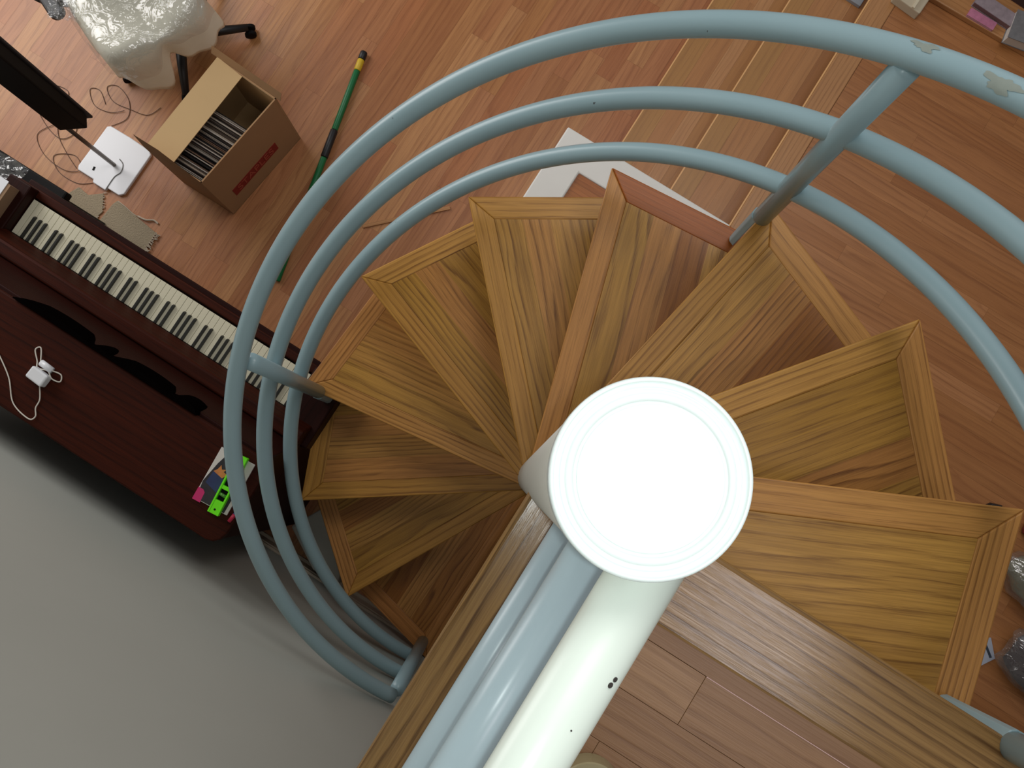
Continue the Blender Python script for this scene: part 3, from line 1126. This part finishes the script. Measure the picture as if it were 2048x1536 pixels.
# crease on the folded flap
# red printed label with lettering on the long side
fd = (Vector((A[2][0] - A[1][0], A[2][1] - A[1][1], 0))).normalized()
fn = Vector((fd.y, -fd.x, 0))
p0 = Vector((A[1][0], A[1][1], 0)) + fn * .0015
lb = MB()
s0, s1, za, zb = .068, .345, .112, .178
pts = [p0 + fd * s0 + Vector((0, 0, za)), p0 + fd * s1 + Vector((0, 0, za)), p0 + fd * s1 + Vector((0, 0, zb)), p0 + fd * s0 + Vector((0, 0, zb))]
lb.hexa([tuple(p - fn * .002) for p in pts], [tuple(p) for p in pts])
lbo = lb.build('label', RED, BX)
cu = bpy.data.curves.new('lettering', 'FONT')
cu.body = 'STAPLES'
cu.size = .062
cu.align_x = 'CENTER'
cu.align_y = 'CENTER'
cu.extrude = .0004
tmp = bpy.data.objects.new('lettering_curve', cu)
COL.objects.link(tmp)
bpy.context.view_layer.update()
me = bpy.data.meshes.new_from_object(tmp.evaluated_get(bpy.context.evaluated_depsgraph_get()))
bpy.data.objects.remove(tmp)
me.name = 'lettering'
me.materials.clear()
me.materials.append(REDL)
lt = bpy.data.objects.new('lettering', me)
COL.objects.link(lt)
cen = p0 + fd * ((s0 + s1) / 2) + Vector((0, 0, (za + zb) / 2)) + fn * .0012
mw = Matrix(((fd.x, 0, fn.x, cen.x), (fd.y, 0, fn.y, cen.y), (0, 1, 0, cen.z), (0, 0, 0, 1)))
lt.parent = lbo
lt.matrix_parent_inverse = Matrix.Identity(4)
lt.matrix_local = world_matrix(lbo).inverted() @ mw
# records standing in the carton
rec_cols = [(60, 50, 46), (216, 208, 196), (90, 76, 66), (180, 170, 158), (30, 28, 30), (150, 120, 100), (226, 220, 212), (64, 56, 56), (190, 178, 160), (26, 24, 24)]
rec_m = [plain('sleeve_%d' % i, lin(*c), .6) for i, c in enumerate(rec_cols)]
words = ['black', 'cream', 'brown', 'grey', 'dark', 'tan', 'white', 'charcoal', 'pale grey', 'near black']
y = .312
n = 0
while y < .605:
    th = random.choice((.003, .004, .005, .007))
    ci = random.randrange(len(rec_cols))
    fx = (y - .287) / .45
    x1 = -1.760 + .058 * fx - random.uniform(0, .012)
    x0 = -2.008 + .028 * fx
    m_ = MB()
    lean = .012
    h = .30 + random.uniform(-.012, .012)
    m_.hexa([(x0, y, .008), (x1, y, .008), (x1, y + th, .008), (x0, y + th, .008)],
            [(x0, y - lean, h), (x1, y - lean, h), (x1, y - lean + th, h), (x0, y - lean + th, h)])
    o = m_.build('record_sleeve', rec_m[ci], loc=((x0 + x1) / 2, y, .008))
    tag(o, 'record sleeve standing on edge in the packed row inside the cardboard carton', 'record', 'records in the carton')
    y += th + .0016
    n += 1

# ------------------------------------------------------------------ office chair with cloth and film
OC = thing('office_chair', 'black swivel office chair draped in cream cloth and clear plastic', 'chair', (-2.36, .80, 0))
cx, cy = -2.36, .82
mb = MB()
mb.tube([(cx, cy, .10), (cx, cy, .40)], .03, 16)
mb.build('gas_lift', BLACK, OC, smooth=True)
hub = MB()
hub.lathe([(.0001, .06), (.05, .06), (.05, .115), (.03, .13), (.0001, .13)], (cx, cy, 0), 24)
hub.build('hub', BLACK, OC)
for k, (tx, ty) in enumerate(((-2.147, 1.03), (-2.205, .62), (-2.50, .56), (-2.66, .86), (-2.40, 1.12))):
    d = Vector((tx - cx, ty - cy, 0))
    m_ = MB()
    m_.tube([(cx, cy, .098), (cx + d.x * .5, cy + d.y * .5, .088), (tx, ty, .062)], [.026, .022, .016], 12)
    lg = m_.build('leg', BLACK, OC, smooth=True)
    dn = d.normalized()
    sd = Vector((-dn.y, dn.x, 0))
    for s in (-1, 1):
        m_ = MB()
        c3 = Vector((tx, ty, .026)) + sd * .016 * s
        m_.tube([c3 - sd * .009, c3 - sd * .007, c3 + sd * .007, c3 + sd * .009], [.021, .026, .026, .021], 18)
        m_.build('caster', BLACKM, lg, smooth=True)
RS = rad(-24)


def seat_pt(x, y):
    return (cx - .055 + x * math.cos(RS) - y * math.sin(RS), cy - .04 + x * math.sin(RS) + y * math.cos(RS))


mb = MB()
sp = [seat_pt(*p) for p in rrect(-.185, .185, -.185, .185, .07)]
mb.prism(sp, .39, .455)
mb.build('seat', BLACK, OC, bevel=.03, segs=4)
# backrest at the far side of the seat
mb = MB()
bp = [seat_pt(*p) for p in ((-.34, -.22), (-.26, -.22), (-.26, .22), (-.34, .22))]
mb.prism(bp, .50, .95)
mb.build('backrest', BLACK, OC, bevel=.03, segs=4)
mb = MB()
mb.tube([(*seat_pt(-.1, 0), .40), (*seat_pt(-.30, 0), .42), (*seat_pt(-.325, 0), .60)], .02, 10)
mb.build('back_support', BLACK, OC, smooth=True)
mb = MB()
mb.prism([seat_pt(*p) for p in rrect(-.36, -.060, -.315, -.250, .03)], .47, .505)
tag(mb.build('armrest', BLACK, OC, bevel=.012, segs=3), 'black armrest pad')
mb = MB()
mb.tube([(*seat_pt(-.2, -.32), .475), (*seat_pt(-.2, -.30), .40), (*seat_pt(-.12, -.16), .395)], .016, 10)
mb.build('armrest_bracket', BLACK, OC, smooth=True)
mb = MB()
mb.tube(smooth_path([(*seat_pt(.12, .25), .42), (*seat_pt(.12, .31), .44), (*seat_pt(.12, .32), .62), (*seat_pt(.0, .32), .66), (*seat_pt(-.18, .32), .64)]), .016, 10)
mb.build('armrest', BLACK, OC, smooth=True)


def drape(grow, ztop, hem_fn, nz_amp, seed, nr=26, na=120):
    rnd = random.Random(seed)
    ph = [rnd.uniform(0, 6.28) for _ in range(6)]
    m_ = MB()

    def f(u, v):
        a_ = u * 2 * PI
        # superellipse outline of the seat
        ca, sa = math.cos(a_), math.sin(a_)
        R0 = (.222 + grow) / ((abs(ca) ** 5 + abs(sa) ** 5) ** .2)
        s = v * 1.75
        fold = math.sin(a_ * 5 + ph[0]) * .5 + math.sin(a_ * 9 + ph[1]) * .35 + math.sin(a_ * 15 + ph[2]) * .2
        if s < 1:
            r = R0 * s
            z = ztop + .012 * math.sin(r * 16 * ca + ph[3]) * s + .01 * math.sin(r * 21 * sa + ph[4]) - .02 * max(0, s - .8) ** 2 * 25 * .5
            z += nz_amp * .4 * fold * s
        else:
            t = (s - 1) / .75
            r = R0 + .015 * min(1, t * 4) + nz_amp * 1.6 * fold * t + .012 * t
            z = ztop - .012 - hem_fn(a_, fold) * t
        x, y = seat_pt(r * ca, r * sa)
        return (x, y, z)
    m_.grid(f, na, nr)
    return m_


o = drape(.0, .490, lambda a_, fo: .17 + .05 * math.cos(a_ - rad(-10)) + .10 * fo, .016, 5).build('cloth_cover', CLOTH, OC, smooth=True, solid=.003)
tag(o, 'cream cloth cover')
o = drape(.016, .512, lambda a_, fo: .15 + .05 * fo + .07 * math.cos(a_ - rad(215)), .016, 5).build('plastic_wrap', FILM, OC, smooth=True)
tag(o, 'clear crinkled plastic wrap')

tag(crumple(-2.560, .575, .50, .11, .10, .05, n=16, seed=9, rz=.5).build('film_end', FILM, OC, smooth=True), 'bunched end of the clear film')

# ------------------------------------------------------------------ green pole on the floor
BP = thing('broom_pole', 'green handle pole with yellow band and black tip lying on the floor', 'pole', (-1.58, .88, 0))
p_a, p_b = Vector((-1.659, 1.228, .018)), Vector((-1.492, .50, .018))
dd = p_b - p_a
for nm, t0, t1, r0, m_ in (('tip', 0, .052, .0165, BLACK), ('yellow_band', .052, .125, .016, YELLOW), ('upper_shaft', .125, .52, .0145, GREEN), ('grip', .52, .70, .017, BLACK), ('lower_shaft', .70, 1.5, .0145, GREEN)):
    mb = MB()
    mb.tube([p_a + dd * t0, p_a + dd * (t0 + .006), p_a + dd * (t1 - .004), p_a + dd * t1], [r0 * .8, r0, r0, r0 * .9], 16)
    mb.build(nm, m_, BP, smooth=True)

# felt squares with frayed edges, wood strip
for idx, (poly, lab) in enumerate((([(-2.235, -.105), (-1.985, -.112), (-1.985, .030), (-2.215, .06), (-2.225, .035)], 'larger grey felt rug sample with frayed yarn edge on the floor beside the keyboard'),
                                    ([(-2.44, -.06), (-2.262, -.075), (-2.245, -.02), (-2.29, .055), (-2.345, .012), (-2.40, .02)], 'smaller grey felt rug sample half hidden by the piano keyboard'))):
    t = thing('rug_sample', lab, 'rug sample', (poly[0][0], poly[0][1], 0), 'felt samples on the floor')
    mb = MB()
    z1 = .007 + .006 * (1 - idx)
    mb.prism(poly, .002 if idx else .0075, z1)
    mb.build('felt', RUG, t, bevel=.002)
    mb = MB()
    rnd = random.Random(idx + 4)
    if idx == 0:
        for k in range(26):
            s = k / 25
            b = Vector((-1.987, -.110 + .142 * s, z1))
            mb.tube([b, b + Vector((rnd.uniform(.006, .018), rnd.uniform(-.008, .008), -.002)), b + Vector((rnd.uniform(.008, .022), rnd.uniform(-.012, .012), -.005))], .0022, 5)
        mb.tube(smooth_path([(-2.10, .05, .008), (-2.06, .055, .010), (-2.03, .072, .006), (-2.005, .070, .006)]), .004, 6)
        mb.tube(smooth_path([(-2.21, .06, .012), (-2.17, .056, .014), (-2.12, .048, .012), (-2.10, .05, .008)]), .002, 6)
    else:
        for k in range(16):
            s = k / 15
            b = Vector((-2.262 + .017 * s, -.075 + .055 * s, z1)) if s < .5 else Vector((-2.245 - .045 * (s - .5) * 2, -.02 + .075 * (s - .5) * 2, z1))
            mb.tube([b, b + Vector((rnd.uniform(.002, .01), rnd.uniform(0, .01), -.002))], .0022, 5)
    mb.build('fringe', FRINGE, t)
mb = MB()
mb.hexa([(-1.23, .543, 0), (-1.222, .551, 0), (-.936, .835, 0), (-.944, .827, 0)][::1], [(-1.23, .543, .008), (-1.222, .539, .008), (-.936, .823, .008), (-.944, .827, .008)])
mb = MB()
dv = Vector((-.942 + 1.226, .827 - .547)).normalized()
nv = Vector((-dv.y, dv.x)) * .008
pA, pB = Vector((-1.226, .547)), Vector((-.942, .827))
mb.prism([tuple(pA - nv), tuple(pB - nv), tuple(pB + nv), tuple(pA + nv)], 0, .008, tuple(dv))
o = mb.build('wood_strip', NOSE, bevel=.001)
tag(o, 'thin pale wood strip lying loose on the floor under the railings', 'wood strip')

# pale sheet on the floor by the wall, below the lowest treads
mb = MB()
mb.prism([(-.735, -.70), (-.56, -.80), (-.44, -.80), (-.50, -.60), (-.66, -.56)], 0, .18)
o = mb.build('paper_bag', PALESHEET, bevel=.01)
tag(o, 'pale grey paper bundle on the floor between the piano end and lowest treads', 'bundle')

# ------------------------------------------------------------------ things on the steps and the raised floor
mb = MB()
mb.prism([(-.02, 2.372), (.118, 2.366), (.122, 2.62), (-.02, 2.62)], .38, .40)
o = mb.build('grey_folder', GREYP, bevel=.002)
tag(o, 'flat grey folder lying on the upper wooden step', 'folder')
mb = MB()
mb.prism([(.20, 2.330), (.318, 2.318), (.33, 2.60), (.20, 2.60)], ZP, ZP + .05)
CB = thing('cream_box', 'small cream card box with lid ridge on the raised floor edge', 'box', (.26, 2.45, ZP))
mb.build('box_body', CREAM, CB, bevel=.004)
mb = MB()
mb.prism([(.278, 2.322), (.288, 2.321), (.296, 2.60), (.286, 2.60)], ZP + .05, ZP + .058)
mb.build('lid_ridge', plain('cream_light', lin(216, 206, 180), .8), CB)
SH = thing('low_bookcase', 'low pale wood bookcase standing on the raised floor at the right', 'bookcase', (1.0, 2.6, ZP))
mb = MB()
mb.prism([(.318, 2.415), (2.0, 2.415), (2.0, 2.75), (.318, 2.75)], ZP, ZP + .028, (1, 0), (.3, .2, .3))
mb.build('plinth_shelf', NOSE, SH, bevel=.004)
mb = MB()
mb.prism([(.318, 2.73), (2.0, 2.73), (2.0, 2.75), (.318, 2.75)], ZP + .028, ZP + .9, (1, 0), (.3, .2, .3))
mb.build('back_panel', NOSE, SH)
mags = [((.535, 2.436), (.115, .035), rad(-1), (190, 120, 150), (200, 186, 160), .012, 'thin magazine with pink printed spine at the front of the pale bookcase shelf', 0),
        ((.56, 2.488), (.17, .055), rad(-4), (150, 138, 146), (120, 90, 90), .03, 'grey and pink book lying behind the pink magazine', 0),
        ((.62, 2.635), (.30, .13), rad(-3), (74, 44, 40), (70, 50, 48), .05, 'dark red brown book at the back of the bookcase shelf', 0),
        ((.735, 2.475), (.20, .12), rad(10), (120, 122, 126), (210, 206, 200), .05, 'grey and black patterned book at the right end of the shelf', 0)]
ZS = ZP + .028
for c, s, r_, col, pg, h, lab, _ in mags:
    t = thing('book', lab, 'book', (c[0], c[1], ZS), 'books on the low shelf')
    mb = MB()
    mb.box((c[0], c[1], ZS + h / 2), (s[0] - .006, s[1] - .004, h - .006), r_)
    mb.build('pages', plain('pages', lin(*pg), .8), t)
    mb = MB()
    mb.box((c[0], c[1], ZS + h - .0015), (s[0], s[1], .003), r_)
    mb.box((c[0], c[1], ZS + .0015), (s[0], s[1], .003), r_)
    mb.build('cover', plain('book_cover', lin(*col), .5, noise=.35, nscale=50), t)


def bag(name, lab, c, r, h, seed, mat, n=36):
    t = thing(name, lab, 'bag', (c[0], c[1], ZP))
    rnd = random.Random(seed)
    ph = [rnd.uniform(0, 6.28) for _ in range(8)]

    def mk(gr, amp):
        m_ = MB()

        def f(u, v):
            a_, b_ = u * 2 * PI, v * PI
            k = 1 + amp * (math.sin(3 * a_ + ph[0] + 2 * b_) + .7 * math.sin(5 * a_ - 3 * b_ + ph[1]) + .5 * math.sin(9 * a_ + 5 * b_ + ph[2]) + .4 * math.sin(13 * a_ - 8 * b_ + ph[3]))
            x = (r[0] + gr) * k * math.sin(b_) * math.cos(a_)
            y = (r[1] + gr) * k * math.sin(b_) * math.sin(a_)
            z = ZP + h / 2 - (h / 2 + gr * .3) * math.cos(b_) * (1 + amp * .6 * math.sin(4 * a_ + ph[4]))
            return (c[0] + x, c[1] + y, max(ZP + .001, z))
        m_.grid(f, n, n // 2)
        return m_
    mk(0, .06).build('contents', mat, t, smooth=True)
    mk(.02, .09).build('plastic_film', FILM, t, smooth=True)
    return t


bag('wrapped_bundle', 'pale greenish bundle in clear plastic beside the right edge of the upper tread', (1.79, .66), (.15, .10), .14, 3, plain('pale_green_cloth', lin(120, 116, 92), .8, noise=.35, nscale=14))
bag('plastic_bag', 'dark bundle in clear plastic bag at the lower right edge of the picture', (1.95, .40), (.17, .12), .15, 8, DARKF)
mb = MB()
mb.box((1.74, .845, ZP + .04), (.22, .1, .08), rad(5))
o = mb.build('red_cloth', plain('dark_red_cloth', lin(112, 34, 24), .85, noise=.3), bevel=.02)
tag(o, 'dark red folded cloth beyond the pale plastic bundle', 'cloth')
CDT = thing('card_leaflet', 'small bluish white card with dark stripe beside the upper tread', 'card', (1.75, .35, ZP))
mb = MB()
mb.prism([(1.67, .36), (1.748, .285), (1.784, .342), (1.735, .40)], ZP, ZP + .003)
mb.build('card', plain('bluish_card', lin(176, 182, 196), .6), CDT)
mb = MB()
mb.prism([(1.728, .375), (1.722, .368), (1.766, .333), (1.772, .340)], ZP + .003, ZP + .0036)
mb.build('stripe', plain('stripe_dark', lin(50, 60, 74), .6), CDT)
mb = MB()
mb.hexa([(1.47, .80, ZP), (1.525, .80, ZP), (1.535, .845, ZP), (1.49, .83, ZP)], [(1.475, .803, ZP + .02), (1.52, .803, ZP + .02), (1.53, .84, ZP + .02), (1.495, .826, ZP + .02)])
o = mb.build('black_clip', BLACK, bevel=.003)
tag(o, 'tiny black clip on the raised floor beyond the upper tread corner', 'clip')

# tape roll on the landing
TP = thing('tape_roll', 'roll of tan packing tape lying on the landing floor beside the white pipe', 'tape', (.268, -.365, ZL))
mb = MB()
mb.lathe([(.034, .001), (.048, .001), (.048, .046), (.046, .048), (.037, .048), (.034, .046), (.034, .001)], (.268, -.372, ZL), 40)
mb.build('tape', TAPE, TP, smooth=False)
mb = MB()
mb.lathe([(.0325, .002), (.034, .002), (.034, .0475), (.0325, .0475), (.0325, .002)], (.268, -.372, ZL), 40)
mb.build('core', CREAM, TP)
